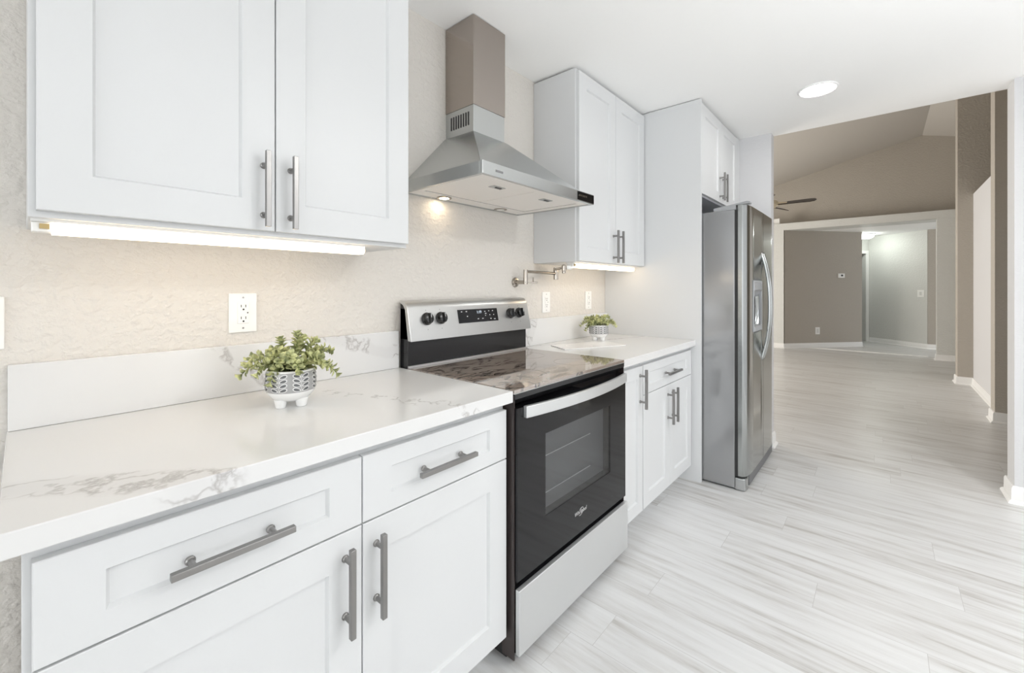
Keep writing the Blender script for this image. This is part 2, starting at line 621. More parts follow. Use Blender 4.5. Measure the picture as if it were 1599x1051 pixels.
# living room beyond the opening: vaulted ceiling, gable, far wall with a wide cased opening and plant ledge
ZR = 4.07; YR = -2.13; SL = 0.245
zl = ZR - SL * (3.4 - YR); zr = ZR - 0.27 * (YR + 4.6) 
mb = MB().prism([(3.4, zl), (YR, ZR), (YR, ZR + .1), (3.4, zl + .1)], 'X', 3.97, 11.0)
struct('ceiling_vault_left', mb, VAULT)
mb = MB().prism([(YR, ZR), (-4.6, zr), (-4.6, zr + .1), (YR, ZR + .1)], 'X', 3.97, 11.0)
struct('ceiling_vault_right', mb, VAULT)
struct('wall_header', MB().box(3.87, 3.97, -4.6, 3.4, ZC + 0.08, 4.2), FARWALL)
struct('wall_gable', MB().box(10.9, 11.0, -4.6, 3.4, 2.59, 4.2), FARWALL)
mb = MB()
mb.box(3.97, 5.6, 3.3, 3.4, 0, 3.0); mb.box(8.4, 11.0, 3.3, 3.4, 0, 3.0)
mb.box(5.6, 8.4, 3.3, 3.4, 0, 0.5); mb.box(5.6, 8.4, 3.3, 3.4, 2.3, 3.0)
struct('wall_left', mb, FARWALL)
struct('wall_kitchen_reverse', MB().box(3.90, 3.97, 0.12, 3.4, 0, ZC + 0.08), FARWALL)
# far wall
mb = MB()
mb.box(10.38, 10.55, -0.026, 3.3, 0, 2.452)
mb.box(10.38, 10.9, -2.29 - 2.2, 3.3, 2.452, 2.592)
mb.box(10.40, 10.55, -4.4, -2.285, 0, 2.452)
struct('wall_far', mb, PALEWALL)
struct('ceiling_hall', MB().box(10.9, 15.6, -4.4, 1.6, 2.452, 2.55), CEIL)
polywall('wall_hall_left', (11.814, -1.245), (10.40, -0.045), 0.0 - 0.12, 0, 2.452, FARWALL)
# hall right wall: face runs from its far end to its near corner
d2 = (Vector((12.196, -2.272)) - Vector((13.06, -1.34))).normalized()
polywall('wall_hall_right', (13.06, -1.34), (12.196, -2.272), 0.12, 0, 2.452, PALEWALL)
struct('wall_hall_end', MB().box(12.19, 12.4, -4.4, -2.276, 0, 2.452), FARWALL)
# end of the hall: wall with a doorway into an unlit room
E0 = Vector((13.06, -1.34)); pe = Vector((-d2.y, d2.x)) * -1.0
if pe.x > 0:
    pe = -pe
back = -d2


def hall_pt(s, t=0.0):
    v = E0 + pe * s + back * t
    return (v.x, v.y)


def hall_box(mb, s0, s1, t0, t1, z0, z1):
    return mb.prism([hall_pt(s0, t0), hall_pt(s1, t0), hall_pt(s1, t1), hall_pt(s0, t1)], 'Z', z0, z1)


mb = MB()
hall_box(mb, -0.3, 0.09, 0, 0.12, 0, 2.452)
hall_box(mb, 0.89, 2.2, 0, 0.12, 0, 2.452)
hall_box(mb, 0.09, 0.89, 0, 0.12, 2.06, 2.452)
struct('wall_hall_back', mb, PALEWALL)
mb = MB()
hall_box(mb, 0.015, 0.09, -0.015, 0.0, 0, 2.13)
hall_box(mb, 0.89, 0.965, -0.015, 0.0, 0, 2.13)
hall_box(mb, 0.09, 0.89, -0.015, 0.0, 2.06, 2.13)
struct('trim_1', mb, TRIM)
mb = MB()
hall_box(mb, -0.4, 1.6, 2.0, 2.1, 0, 2.452)
hall_box(mb, -0.4, -0.3, 0.12, 2.0, 0, 2.452)
hall_box(mb, 1.5, 1.6, 0.12, 2.0, 0, 2.452)
struct('wall_dark_room', mb, FARWALL)

# right-hand side of the living room: near pier, low niche wall, far pier
struct('wall_near_pier', MB().box(5.92, 6.115, -4.6, -2.355, 0, 4.2), FARWALL)
struct('wall_niche', MB().box(6.115, 8.0, -2.60, -2.45, 0, 2.46), LITGREYWALL)
struct('wall_far_pier', MB().box(8.0, 8.22, -4.6, -2.31, 0, 4.2), FARWALL)
struct('wall_living_right', MB().box(3.97, 10.4, -4.6, -4.5, 0, 3.6), FARWALL)

# baseboards with shoe moulding
BB = [(0, 0), (0.028, 0), (0.027, 0.008), (0.020, 0.017), (0.014, 0.020), (0.013, 0.085), (0.008, 0.098), (0, 0.100)]


def baseboard(name, pts, z=0.0):
    return struct(name, MB().sweep(pts, BB), TRIM)


baseboard('baseboard_stub', [(3.87, -0.60), (3.87, -0.905), (3.97, -0.905), (3.97, 0.0)][::-1])
baseboard('baseboard_right', [(3.79, -6.5), (3.79, -2.145), (3.97, -2.145), (3.97, -3.1)])
baseboard('baseboard_near_pier', [(5.92, -4.4), (5.92, -2.355), (6.115, -2.355), (6.115, -2.42)])
baseboard('baseboard_far_pier', [(6.145, -2.45), (8.0, -2.45), (8.0, -2.31), (8.22, -2.31), (8.22, -3.2)])
baseboard('baseboard_far', [(10.40, -4.4), (10.40, -2.285), (10.55, -2.285), (10.55, -3.2)])
baseboard('baseboard_hall_left', [(11.814, -1.245), (10.40, -0.045), (10.38, -0.026), (10.38, 3.2)])
baseboard('baseboard_hall_right', [(13.05, -1.352), (12.196, -2.272), (12.19, -2.30), (12.19, -3.3)][::-1])
struct('trim_2', MB().box(10.79, 10.84, -2.2, -0.40, 0.0, 0.012), TRIM, bevel=0.002)

# ------------------------------------------------------------------ handles, cabinets
YU = -0.311      # front of the wall-cabinet doors
YL = -0.631      # front of the base-cabinet doors


def bar_handle(parent, x, z, length, vertical, yf, depth=0.034, th=0.0125):
    """square bar pull on two round posts with flared feet"""
    mb = MB()
    h = length / 2
    y1 = yf - depth
    if vertical:
        mb.box(x - th / 2, x + th / 2, y1 - th / 2, y1 + th / 2, z - h, z + h)
        posts = [(x, z - h * 0.66), (x, z + h * 0.66)]
    else:
        mb.box(x - h, x + h, y1 - th / 2, y1 + th / 2, z - th / 2, z + th / 2)
        posts = [(x - h * 0.66, z), (x + h * 0.66, z)]
    for px, pz in posts:
        mb.tube([(px, yf + 0.001, pz), (px, yf - 0.003, pz), (px, yf - 0.006, pz), (px, y1 + 0.004, pz)], [0.0085, 0.0085, 0.0055, 0.0052], 14)
    return mb.build('handle', NICKEL, parent, bevel=0.0012)


# left wall cabinet
t = thing('wall_cabinet', (0.45, 0, 1.392), 'large white two-door shaker wall cabinet over the long counter, nearest the camera', 'cabinet', 'white wall cabinets')
mb = MB().box(0.008, 0.892, -0.291, -0.001, 1.392, 2.462)
body = mb.build('carcass', CAB, t, bevel=0.0015)
for x0, x1, hx in ((0.019, 0.4535, 0.425), (0.4565, 0.888, 0.494)):
    d = MB().shaker(x0, x1, 1.405, 2.445, -0.2915, YU).build('door', CAB, t)
    bar_handle(d, hx, 1.512, 0.20, True, YU)

# right wall cabinet beyond the hood
t = thing('wall_cabinet', (2.43, 0, 1.392), 'tall white two-door shaker wall cabinet right of the range hood', 'cabinet', 'white wall cabinets')
MB().box(1.994, 2.853, -0.291, -0.001, 1.396, 2.462).build('carcass', CAB, t, bevel=0.0015)
for x0, x1, hx in ((2.002, 2.4255, 2.395), (2.4285, 2.850, 2.462)):
    d = MB().shaker(x0, x1, 1.402, 2.448, -0.2915, YU).build('door', CAB, t)
    bar_handle(d, hx, 1.505, 0.20, True, YU)

# cabinet above the fridge
YO = -0.684
t = thing('wall_cabinet', (3.36, 0, 1.86), 'short white two-door shaker cabinet mounted above the refrigerator', 'cabinet', 'white wall cabinets')
MB().box(2.880, 3.868, -0.664, -0.30, 1.862, 2.462).build('carcass', CAB, t, bevel=0.0015)
MB().box(2.884, 3.866, -0.663, -0.305, 1.855, 1.862).build('underside', CABSHADED, t)
MB().box(3.762, 3.868, -0.680, -0.664, 1.862, 2.462).build('filler_strip', CAB, t)
for x0, x1, hx in ((2.884, 3.3185, 3.285), (3.3215, 3.758, 3.357)):
    d = MB().shaker(x0, x1, 1.866, 2.452, -0.6645, YO, st=0.07).build('door', CAB, t)
    bar_handle(d, hx, 1.975, 0.20, True, YO)

# tall white panel beside the fridge
tag(MB().box(2.857, 2.876, -0.686, -0.001, 0.0, 2.468).build('end_panel', CAB, origin=(2.866, -0.34, 0), bevel=0.001),
    'tall white end panel standing floor to ceiling beside the refrigerator', 'panel')

# left base cabinet
t = thing('base_cabinet', (0.52, -0.3, 0), 'long white base cabinet with two drawers over two doors left of the range', 'cabinet', 'white base cabinets')
MB().box(0.0, 1.048, -0.611, -0.03, 0.105, 0.874).build('carcass', CAB, t, bevel=0.0015)
MB().box(0.0, 1.048, -0.545, -0.53, 0.0, 0.105).build('toe_kick', CAB, t)
for x0, x1, hx in ((0.010, 0.5285, 0.263), (0.5315, 1.0435, 0.775)):
    d = MB().shaker(x0, x1, 0.693, 0.851, -0.6115, YL, st=0.078, rl=0.046).build('drawer', CAB, t)
    bar_handle(d, hx, 0.766, 0.20, False, YL)
for x0, x1, hx in ((0.010, 0.5285, 0.487), (0.5315, 1.0435, 0.5665)):
    d = MB().shaker(x0, x1, 0.105, 0.689, -0.6115, YL).build('door', CAB, t)
    bar_handle(d, hx, 0.564, 0.20, True, YL)

# narrow pull-out beside the range
t = thing('base_cabinet', (1.97, -0.3, 0), 'narrow white base cabinet with one tall door and handle right of the range', 'cabinet', 'white base cabinets')
MB().box(1.848, 2.104, -0.611, -0.03, 0.105, 0.874).build('carcass', CAB, t, bevel=0.0015)
MB().box(1.848, 2.104, -0.545, -0.53, 0.0, 0.105).build('toe_kick', CAB, t)
d = MB().shaker(1.853, 2.099, 0.105, 0.851, -0.6115, YL, st=0.06).build('door', CAB, t)
bar_handle(d, 2.066, 0.738, 0.20, True, YL)

# drawer and two doors
t = thing('base_cabinet', (2.47, -0.3, 0), 'white base cabinet with one wide drawer over two doors, beside the tall end panel', 'cabinet', 'white base cabinets')
MB().box(2.106, 2.855, -0.611, -0.03, 0.105, 0.874).build('carcass', CAB, t, bevel=0.0015)
MB().box(2.106, 2.855, -0.545, -0.53, 0.0, 0.105).build('toe_kick', CAB, t)
d = MB().shaker(2.108, 2.838, 0.697, 0.851, -0.6115, YL, st=0.075, rl=0.045).build('drawer', CAB, t)
bar_handle(d, 2.475, 0.768, 0.20, False, YL)
for x0, x1, hx in ((2.108, 2.4715, 2.439), (2.4745, 2.838, 2.508)):
    d = MB().shaker(x0, x1, 0.105, 0.693, -0.6115, YL, st=0.07).build('door', CAB, t)
    bar_handle(d, hx, 0.572, 0.20, True, YL)

# worktops and backsplashes
tag(MB().box(-0.023, 1.053, -0.652, -0.001, 0.876, 0.914).build('countertop', QUARTZ, origin=(0.5, -0.3, 0.876), bevel=0.0025),
    'long white veined quartz countertop left of the range, under the bigger plant', 'countertop')
tag(MB().box(1.845, 2.8565, -0.652, -0.001, 0.876, 0.914).build('countertop', QUARTZ, origin=(2.35, -0.3, 0.876), bevel=0.0025),
    'white quartz countertop between range and tall end panel, under the smaller plant', 'countertop')
tag(MB().box(-0.021, 1.046, -0.021, -0.0005, 0.9145, 1.070).build('backsplash', QUARTZ, origin=(0.5, 0, 0.9145), bevel=0.0015),
    'low white veined quartz upstand along the wall behind the bigger plant', 'backsplash')
tag(MB().box(1.850, 2.8565, -0.021, -0.0005, 0.9145, 1.070).build('backsplash', QUARTZ, origin=(2.35, 0, 0.9145), bevel=0.0015),
    'low white quartz upstand along the wall right of the range', 'backsplash')


# under-cabinet lights
def light_bar(x0, x1, yf, z, label):
    t = thing('under_cabinet_light', ((x0 + x1) / 2, yf, z), label, 'light', 'lit under-cabinet light bars')
    MB().box(x0, x1, yf, yf + 0.05, z - 0.006, z).build('housing', PLASTIC, t)
    prof = [(yf + 0.002, z - 0.006), (yf + 0.0, z - 0.02), (yf + 0.008, z - 0.029), (yf + 0.04, z - 0.029), (yf + 0.048, z - 0.02), (yf + 0.048, z - 0.006)]
    MB().prism(prof, 'X', x0 + 0.03, x1 - 0.001).build('diffuser', GLOW_WARM, t)
    mb = MB().box(x0 + 0.001, x0 + 0.03, yf + 0.006, yf + 0.044, z - 0.026, z - 0.006)
    e = mb.build('end_cap', PLASTIC, t, bevel=0.002)
    MB().box(x0 + 0.012, x0 + 0.026, yf + 0.001, yf + 0.006, z - 0.02, z - 0.01).build('clip', BROWNCLIP, e)
    return t


light_bar(0.012, 0.745, -0.272, 1.392, 'lit warm white light bar under the large near wall cabinet')
light_bar(2.02, 2.80, -0.262, 1.396, 'lit warm white light bar under the wall cabinet above the smaller plant')


# outlets and switches on the kitchen wall
def outlet(x, z, label, gfci=True, w=0.080, h=0.126, y=0.0):
    t = thing('wall_outlet', (x, y, z), label, 'outlet')
    MB().box(x - w / 2, x + w / 2, y - 0.006, y - 0.0003, z - h / 2, z + h / 2).build('cover_plate', PLASTIC, t, bevel=0.0025)
    f = MB().box(x - 0.0165, x + 0.0165, y - 0.0088, y - 0.006, z - 0.034, z + 0.034).build('receptacle', PLASTIC, t, bevel=0.0012)
    for s in (0.019, -0.019):
        MB().box(x - 0.0075, x - 0.0055, y - 0.0094, y - 0.0088, z + s - 0.001, z + s + 0.007).build('slot', SLOT, f)
        MB().box(x + 0.0055, x + 0.0075, y - 0.0094, y - 0.0088, z + s - 0.001, z + s + 0.007).build('slot', SLOT, f)
        MB().cyl((x, y - 0.0094, z + s - 0.008), (x, y - 0.0088, z + s - 0.008), 0.0028, n=12).build('ground_hole', SLOT, f)
    if gfci:
        MB().box(x - 0.013, x + 0.006, y - 0.0096, y - 0.0088, z - 0.0035, z + 0.0035).build('test_button', PLASTIC, f, bevel=0.0006)
        MB().cyl((x + 0.012, y - 0.0094, z), (x + 0.012, y - 0.0088, z), 0.0022, n=10).build('indicator_lamp', SLOT, f)
    for s in (1, -1):
        MB().cyl((x, y - 0.0066, z + s * 0.049), (x, y - 0.0058, z + s * 0.049), 0.003, n=12).build('screw', NICKEL, t)
    return t


outlet(0.469, 1.171, 'white electrical outlet on the wall above the bigger plant')
outlet(2.114, 1.164, 'white electrical outlet on the wall just right of the range, below the faucet arm')
outlet(2.613, 1.166, 'white electrical outlet on the wall directly above the smaller plant')
t = thing('light_switch', (-0.065, 0, 1.169), 'white switch plate on the wall at the left edge of the photo', 'switch')
MB().box(-0.105, -0.0255, -0.006, -0.0003, 1.107, 1.231).build('cover_plate', PLASTIC, t, bevel=0.0025)
MB().box(-0.082, -0.048, -0.009, -0.006, 1.136, 1.202).build('rocker', PLASTIC, t, bevel=0.001)

# ------------------------------------------------------------------ range
XA, XB = 1.057, 1.841
t = thing('range', (1.449, -0.33, 0), 'freestanding electric range with black oven door and stainless drawer between the counters', 'stove')
MB().box(XA + 0.002, XB - 0.002, -0.615, -0.02, 0.06, 0.897).build('body', BROWNBLACK, t, bevel=0.002)
MB().box(XA + 0.02, XB - 0.02, -0.60, -0.04, 0.0, 0.06).build('base', DARKGAP, t)
ct = MB().box(XA - 0.001, XB + 0.001, -0.655, -0.070, 0.904, 0.9165).build('cooktop', COOKGLASS, t, bevel=0.002)
mb = MB()
mb.box(XA - 0.002, XB + 0.002, -0.657, -0.066, 0.902, 0.9055)
mb.box(XA, XB, -0.078, -0.066, 0.905, 0.925)
mb.build('cooktop_trim', STEEL_H, t, bevel=0.0015)
# burner rings drawn on the glass
RING = principled('burner_ring_brown', (0.21, 0.17, 0.145), 0.1)
for bx, by, br_ in ((1.27, -0.50, 0.105), (1.64, -0.50, 0.085), (1.27, -0.22, 0.08), (1.64, -0.22, 0.10)):
    n = 48
    mb = MB()
    for k in range(n):
        a0, a1 = 2 * math.pi * k / n, 2 * math.pi * (k + 1) / n
        q = []
        for rr, aa in ((br_, a0), (br_, a1), (br_ - 0.002, a1), (br_ - 0.002, a0)):
            q.append((bx + rr * math.cos(aa), by + rr * math.sin(aa), 0.9168))
        mb.face(q)
    mb.build('burner_ring', RING, ct)
# black front rail below the glass
mb = MB().prism([(-0.655, 0.902), (-0.655, 0.885), (-0.640, 0.866), (-0.615, 0.862), (-0.615, 0.902)], 'X', XA, XB)
mb.build('front_rail', BLACK, t, bevel=0.001)
# oven door with a real window opening
wx0, wx1, wz0, wz1 = 1.215, 1.688, 0.445, 0.737
YD = -0.663
mb = MB()
mb.box(XA + 0.004, wx0, YD, -0.618, 0.288, 0.856)
mb.box(wx1, XB - 0.004, YD, -0.618, 0.288, 0.856)
mb.box(wx0, wx1, YD, -0.618, wz1, 0.856)
mb.box(wx0, wx1, YD, -0.618, 0.288, wz0)
bmesh.ops.remove_doubles(mb.bm, verts=mb.bm.verts, dist=1e-5)
door = mb.build('oven_door', BLACKGLASS, t)
MB().box(wx0, wx1, YD + 0.001, YD + 0.004, wz0, wz1).build('window', PANE, door)
# cavity and racks behind the window
RACK = principled('rack_wire', (0.75, 0.75, 0.75), 0.3, 0.4)
CAV = principled('oven_enamel', (0.12, 0.124, 0.128), 0.45)
mb = MB()
mb.box(wx0 - 0.01, wx1 + 0.01, -0.6175, -0.617, 0.30, 0.31)
mb.box(1.13, 1.14, -0.6165, -0.20, 0.40, 0.80); mb.box(1.76, 1.77, -0.6165, -0.20, 0.40, 0.80)
mb = MB()
mb.box(wx0 - 0.002, wx1 + 0.002, YD + 0.034, YD + 0.036, wz0 - 0.002, wz1 + 0.002)
mb.build('inner_glass', CAV, door)
mb = MB()
for rz in (0.640, 0.505):
    mb = MB()
    mb.cyl((wx0 + 0.003, YD + 0.028, rz), (wx1 - 0.12, YD + 0.028, rz), 0.0016, n=8)
    mb.build('oven_rack', RACK, door)
# door handle: flat bowed bar
n = 25
front, backl = [], []
for i in range(n):
    u = i / (n - 1)
    x = 1.094 + u * (1.826 - 1.094)
    y = -0.677 - 0.034 * (1 - (2 * u - 1) ** 2)
    front.append((x, y))
    backl.append((x, y + 0.016))
mb = MB().prism(front + backl[::-1], 'Z', 0.820, 0.860)
for hx in (1.105, 1.80):
    mb.box(hx, hx + 0.022, -0.676, -0.6605, 0.824, 0.852)
mb.build('door_handle', STEEL_D, door, bevel=0.003, smooth=20)


# maker's wordmark on the door
def text_mesh(body, size, loc, mat, parent, name, shear=0.0, align='CENTER', tilt=0.0):
    c = bpy.data.curves.new(name, 'FONT')
    c.body = body
    c.size = size
    c.align_x = align
    c.align_y = 'CENTER'
    c.extrude = 0.0003
    c.shear = shear
    tmp = bpy.data.objects.new(name + '_curve', c)
    COL.objects.link(tmp)
    dg = bpy.context.evaluated_depsgraph_get()
    me = bpy.data.meshes.new_from_object(tmp.evaluated_get(dg))
    bpy.data.objects.remove(tmp)
    bpy.data.curves.remove(c)
    me.name = name
    r = parent
    while r.parent is not None:
        r = r.parent
    M = Matrix.Translation(Vector(loc) - Vector(r.location)) @ Matrix.Rotation(R(90) - tilt, 4, 'X')
    me.transform(M)
    me.materials.clear()
    me.materials.append(mat)
    o = bpy.data.objects.new(name, me)
    COL.objects.link(o)
    o.parent = parent
    return o


LOGO = principled('silver_print', (0.72, 0.72, 0.72), 0.3, 0.6)
text_mesh('Whirlpool', 0.021, (1.447, YD - 0.0006, 0.369), LOGO, door, 'wordmark', 0.2)
mb = MB()
mb.tube([(1.450 + 0.017 * math.cos(a), YD - 0.0006, 0.369 + 0.012 * math.sin(a) + 0.006 * math.cos(a)) for a in [R(k) for k in range(-150, 130, 12)]], 0.0008, 6)
mb.build('emblem_swirl', LOGO, door)
# storage drawer
for px0, px1 in ((XA - 0.001, XA + 0.003), (XB - 0.003, XB + 0.001)):
    MB().box(px0, px1, -0.6525, -0.60, 0.03, 0.897).build('side_panel', BROWNBLACK, t)
mb = MB().box(1.060, 1.842, -0.673, -0.655, 0.050, 0.264)
dr = mb.build('storage_drawer', STEEL_D, t, bevel=0.003)
MB().box(XA + 0.006, XB - 0.006, -0.654, -0.615, 0.052, 0.262).build('drawer_box', BLACK, t)
MB().box(1.075, 1.82, -0.655, -0.61, 0.03, 0.05).build('kick_strip', GREYPLASTIC, t)

# backguard
MB().box(XA + 0.001, XB - 0.001, -0.066, -0.012, 0.90, 1.165).build('backguard', BLACK, t, bevel=0.002)
prof = [(-0.100, 1.028), (-0.070, 1.165), (-0.062, 1.184), (-0.048, 1.195), (-0.020, 1.199), (-0.014, 1.190), (-0.040, 1.178), (-0.054, 1.160), (-0.075, 1.030)]
con = MB().prism(prof, 'X', XA - 0.006, XB + 0.003).build('control_console', STEEL_H, t, bevel=0.002, smooth=45)
mb = MB().prism([(-0.074, 1.034), (-0.053, 1.160), (-0.040, 1.176), (-0.014, 1.188), (-0.014, 1.034)], 'X', XA + 0.001, XB - 0.002)
mb.build('console_back', BLACK, t)
# panel-plane frame
pd = Vector((0, 0.030, 0.137)).normalized()          # up the panel
pn = Vector((0, -pd.z, pd.y))                        # out of the panel


def on_panel(x, s, out=0.0):
    return Vector((x, -0.100, 1.028)) + pd * s + pn * out


def panel_box(mb, x0, x1, s0, s1, o0, o1, mi=0):
    a = [on_panel(x0, s0, o0), on_panel(x1, s0, o0), on_panel(x1, s1, o0), on_panel(x0, s1, o0)]
    b = [on_panel(x0, s0, o1), on_panel(x1, s0, o1), on_panel(x1, s1, o1), on_panel(x0, s1, o1)]
    return mb.hull([tuple(p) for p in a], [tuple(p) for p in b], mi)


disp = panel_box(MB(), 1.325, 1.592, 0.060, 0.124, -0.001, 0.0015).build('display_panel', BLACKGLASS, con)
PRINT = principled('white_print', (0.75, 0.75, 0.75), 0.5)
tilt = math.atan2(pd.y, pd.z)
p = on_panel(1.462, 0.108, 0.0022)
text_mesh('1:19', 0.019, p, GLOW_DIGIT, con, 'clock_readout', 0, tilt=tilt)
for kx, ks, kw in ((1.345, .112, .008), (1.375, .112, .009), (1.379, .089, .006), (1.447, .074, .009), (1.478, .074, .009), (1.50, .108, .006), (1.502, .098, .010),
                   (1.502, .088, .004), (1.528, .110, .006), (1.532, .090, .005), (1.555, .110, .006), (1.560, .090, .005), (1.535, .071, .007), (1.562, .068, .008)):
    panel_box(MB(), kx, kx + kw, ks, ks + 0.0035, 0.0015, 0.0020).build('key_legend', PRINT, con)
MARK = principled('grey_dial_print', (0.25, 0.25, 0.25), 0.5)
for kx in (1.145, 1.222, 1.690, 1.762):
    c = on_panel(kx, 0.092)
    mb = MB()
    mb.tube([c - pn * 0.001, c + pn * 0.006, c + pn * 0.008, c + pn * 0.022, c + pn * 0.0245], [0.027, 0.027, 0.0245, 0.022, 0.018], 28)
    k = mb.build('knob', KNOB, t, smooth=40)
    mb = MB()
    a0 = c + pn * 0.022
    ux = Vector((1, 0, 0))
    a = [a0 - ux * 0.0065 - pd * 0.023, a0 + ux * 0.0065 - pd * 0.023, a0 + ux * 0.0065 + pd * 0.023, a0 - ux * 0.0065 + pd * 0.023]
    b = [q + pn * 0.013 for q in (a0 - ux * 0.0045 - pd * 0.020, a0 + ux * 0.0045 - pd * 0.020, a0 + ux * 0.0045 + pd * 0.020, a0 - ux * 0.0045 + pd * 0.020)]
    mb.hull([tuple(q) for q in a], [tuple(q) for q in b])
    mb.build('grip', KNOB, k, bevel=0.0015)
    mb = MB()
    b0 = a0 + pn * 0.0132
    mb.hull([tuple(b0 - ux * 0.001 + pd * 0.001), tuple(b0 + ux * 0.001 + pd * 0.001), tuple(b0 + ux * 0.001 + pd * 0.019), tuple(b0 - ux * 0.001 + pd * 0.019)],
            [tuple(b0 + pn * 0.0006 + q) for q in (-ux * 0.001 + pd * 0.001, ux * 0.001 + pd * 0.001, ux * 0.001 + pd * 0.019, -ux * 0.001 + pd * 0.019)])
    mb.build('pointer', PRINT, k)
for kx in (1.145, 1.222, 1.690, 1.762):
    panel_box(MB(), kx - 0.002, kx + 0.002, 0.128, 0.1315, 0, 0.0006).build('dial_mark', MARK, con)
    panel_box(MB(), kx - 0.002, kx + 0.002, 0.044, 0.0475, 0, 0.0006).build('dial_mark', MARK, con)

# ------------------------------------------------------------------ range hood
t = thing('range_hood', (1.46, 0, 1.66), 'stainless steel chimney range hood mounted on the wall above the range', 'range hood')
HX0, HX1, HY = 1.073, 1.848, -0.49
CX0, CX1, CY = 1.316, 1.527, -0.192
a = [(HX0 + .012, -0.001, 1.708), (HX0 + .012, HY + .022, 1.708), (HX1 - .035, HY + .022, 1.708), (HX1 - .035, -0.001, 1.708)]
m_ = [(CX0 - .004, -0.001, 1.952), (CX0 - .004, CY - .004, 1.948), (CX1 + .004, CY - .004, 1.948), (CX1 + .004, -0.001, 1.952)]
MB().hull(a, m_).build('canopy', STEEL_HOOD, t, bevel=0.0015)
mb = MB()
mb.box(HX0, HX1, HY, HY + 0.016, 1.660, 1.708)
mb.box(HX0, HX0 + 0.016, HY + 0.016, -0.001, 1.660, 1.708)
mb.box(HX1 - 0.016, HX1, HY + 0.016, -0.001, 1.660, 1.708)
mb.box(HX0 + 0.016, HX1 - 0.016, -0.016, -0.001, 1.660, 1.708)
mb.box(HX0 + 0.016, HX1 - 0.016, HY + 0.016, -0.016, 1.702, 1.708)
lip = mb.build('lip', STEEL_HOOD, t, bevel=0.0012)
MB().box(CX0 + .003, CX1 - .003, CY + .003, -0.001, 1.945, 2.08).build('lower_chimney', STEEL_HOOD, t, bevel=0.0015)
ch = MB().box(CX0, CX1, CY, -0.001, 2.071, 2.470).build('upper_chimney', brushed('chimney_steel', (0.42, 0.375, 0.34), 0.2, (0.4, 0.4, 12)), t, bevel=0.0015)
mb = MB()
for k in range(8):
    y = -0.160 + k * 0.0165
    mb.box(CX0 + 0.0015, CX0 + 0.0032, y, y + 0.007, 1.985, 2.045)
mb.build('vent_slots', SLOT, t)
# underside: frame, two filters with latches, lamps
mb = MB()
mb.box(HX0 + 0.016, HX1 - 0.016, HY + 0.016, HY + 0.060, 1.664, 1.668)
mb.box(HX0 + 0.016, HX0 + 0.05, HY + 0.06, -0.016, 1.664, 1.668)
mb.box(HX1 - 0.05, HX1 - 0.016, HY + 0.06, -0.016, 1.664, 1.668)
mb.box(HX0 + 0.05, HX1 - 0.05, -0.085, -0.016, 1.664, 1.668)
mb.build('underside_frame', FILTER, t)
for fx0, fx1 in ((1.126, 1.458), (1.462, 1.795)):
    fl = MB().box(fx0, fx1, HY + 0.062, -0.088, 1.668, 1.674).build('grease_filter', FILTER, t, bevel=0.001)
    cx_ = (fx0 + fx1) / 2
    la = MB().box(cx_ - 0.035, cx_ + 0.035, -0.375, -0.340, 1.6655, 1.668).build('latch', STEEL_HOOD, fl, bevel=0.001)
    MB().box(cx_ - 0.01, cx_ + 0.024, -0.362, -0.353, 1.6640, 1.6655).build('latch_slot', SLOT, fl)
for i, lx in enumerate((1.266, 1.646)):
    lm = MB().lathe([(0.0, 0), (0.034, 0), (0.034, 0.004), (0.0, 0.004)], lx, -0.052, 28, z0=1.6595)
    lo = lm.build('hood_lamp', CHROME, t)
    MB().lathe([(0.0, -0.003), (0.012, -0.002), (0.021, 0.0), (0.0, 0.001)], lx, -0.052, 24, z0=1.6593).build('lens', GLOW_HOOD if i == 0 else PLASTIC, lo)
MB().box(1.700, HX1 - 0.001, HY - 0.0012, HY + 0.001, 1.665, 1.704).build('control_strip', BLACKGLASS, t)
for k in range(5):
    bx = 1.712 + k * 0.0145
    MB().cyl((bx, HY - 0.006, 1.686), (bx, HY - 0.001, 1.686), 0.0048, 0.0052, 14).build('button', CHROME, t)
MB().box(1.142, 1.182, HY - 0.0008, HY + 0.001, 1.678, 1.686).build('badge', principled('dark_badge', (0.2, 0.2, 0.2), 0.4), t)

# ------------------------------------------------------------------ pot filler
t = thing('pot_filler', (1.823, 0, 1.283), 'brushed nickel folding pot filler faucet on the wall above the range', 'faucet')
MB().tube([(1.823, -0.0005, 1.283), (1.823, -0.006, 1.283), (1.823, -0.011, 1.283), (1.823, -0.013, 1.283)], [0.028, 0.028, 0.024, 0.012], 28).build('flange', CHROME, t)
mb = MB()
mb.cyl((1.823, -0.012, 1.283), (1.823, -0.086, 1.283), 0.011)
mb.cyl((1.823, -0.078, 1.272), (1.823, -0.078, 1.352), 0.0125)
mb.build('valve_body', CHROME, t, bevel=0.001)
mb = MB()
mb.cyl((1.823, -0.078, 1.283), (1.895, -0.105, 1.281), 0.0045, n=12)
mb.cyl((1.868, -0.095, 1.283), (1.868, -0.095, 1.310), 0.0035, n=10)
mb.build('lever', CHROME, t)
mb = MB()
mb.cyl((1.823, -0.078, 1.342), (2.112, -0.078, 1.338), 0.0085, n=14)
mb.build('first_arm', CHROME, t)
MB().cyl((2.112, -0.078, 1.302), (2.112, -0.078, 1.374), 0.0145).build('elbow_joint', CHROME, t, bevel=0.001)
mb = MB()
mb.cyl((2.112, -0.078, 1.363), (1.935, -0.255, 1.363), 0.0085, n=14)
mb.build('second_arm', CHROME, t)
mb = MB()
mb.tube([(1.935, -0.255, 1.378), (1.935, -0.255, 1.372), (1.935, -0.255, 1.345), (1.935, -0.255, 1.342), (1.935, -0.255, 1.332), (1.935, -0.255, 1.330)], [0.008, 0.012, 0.012, 0.010, 0.010, 0.006], 20)
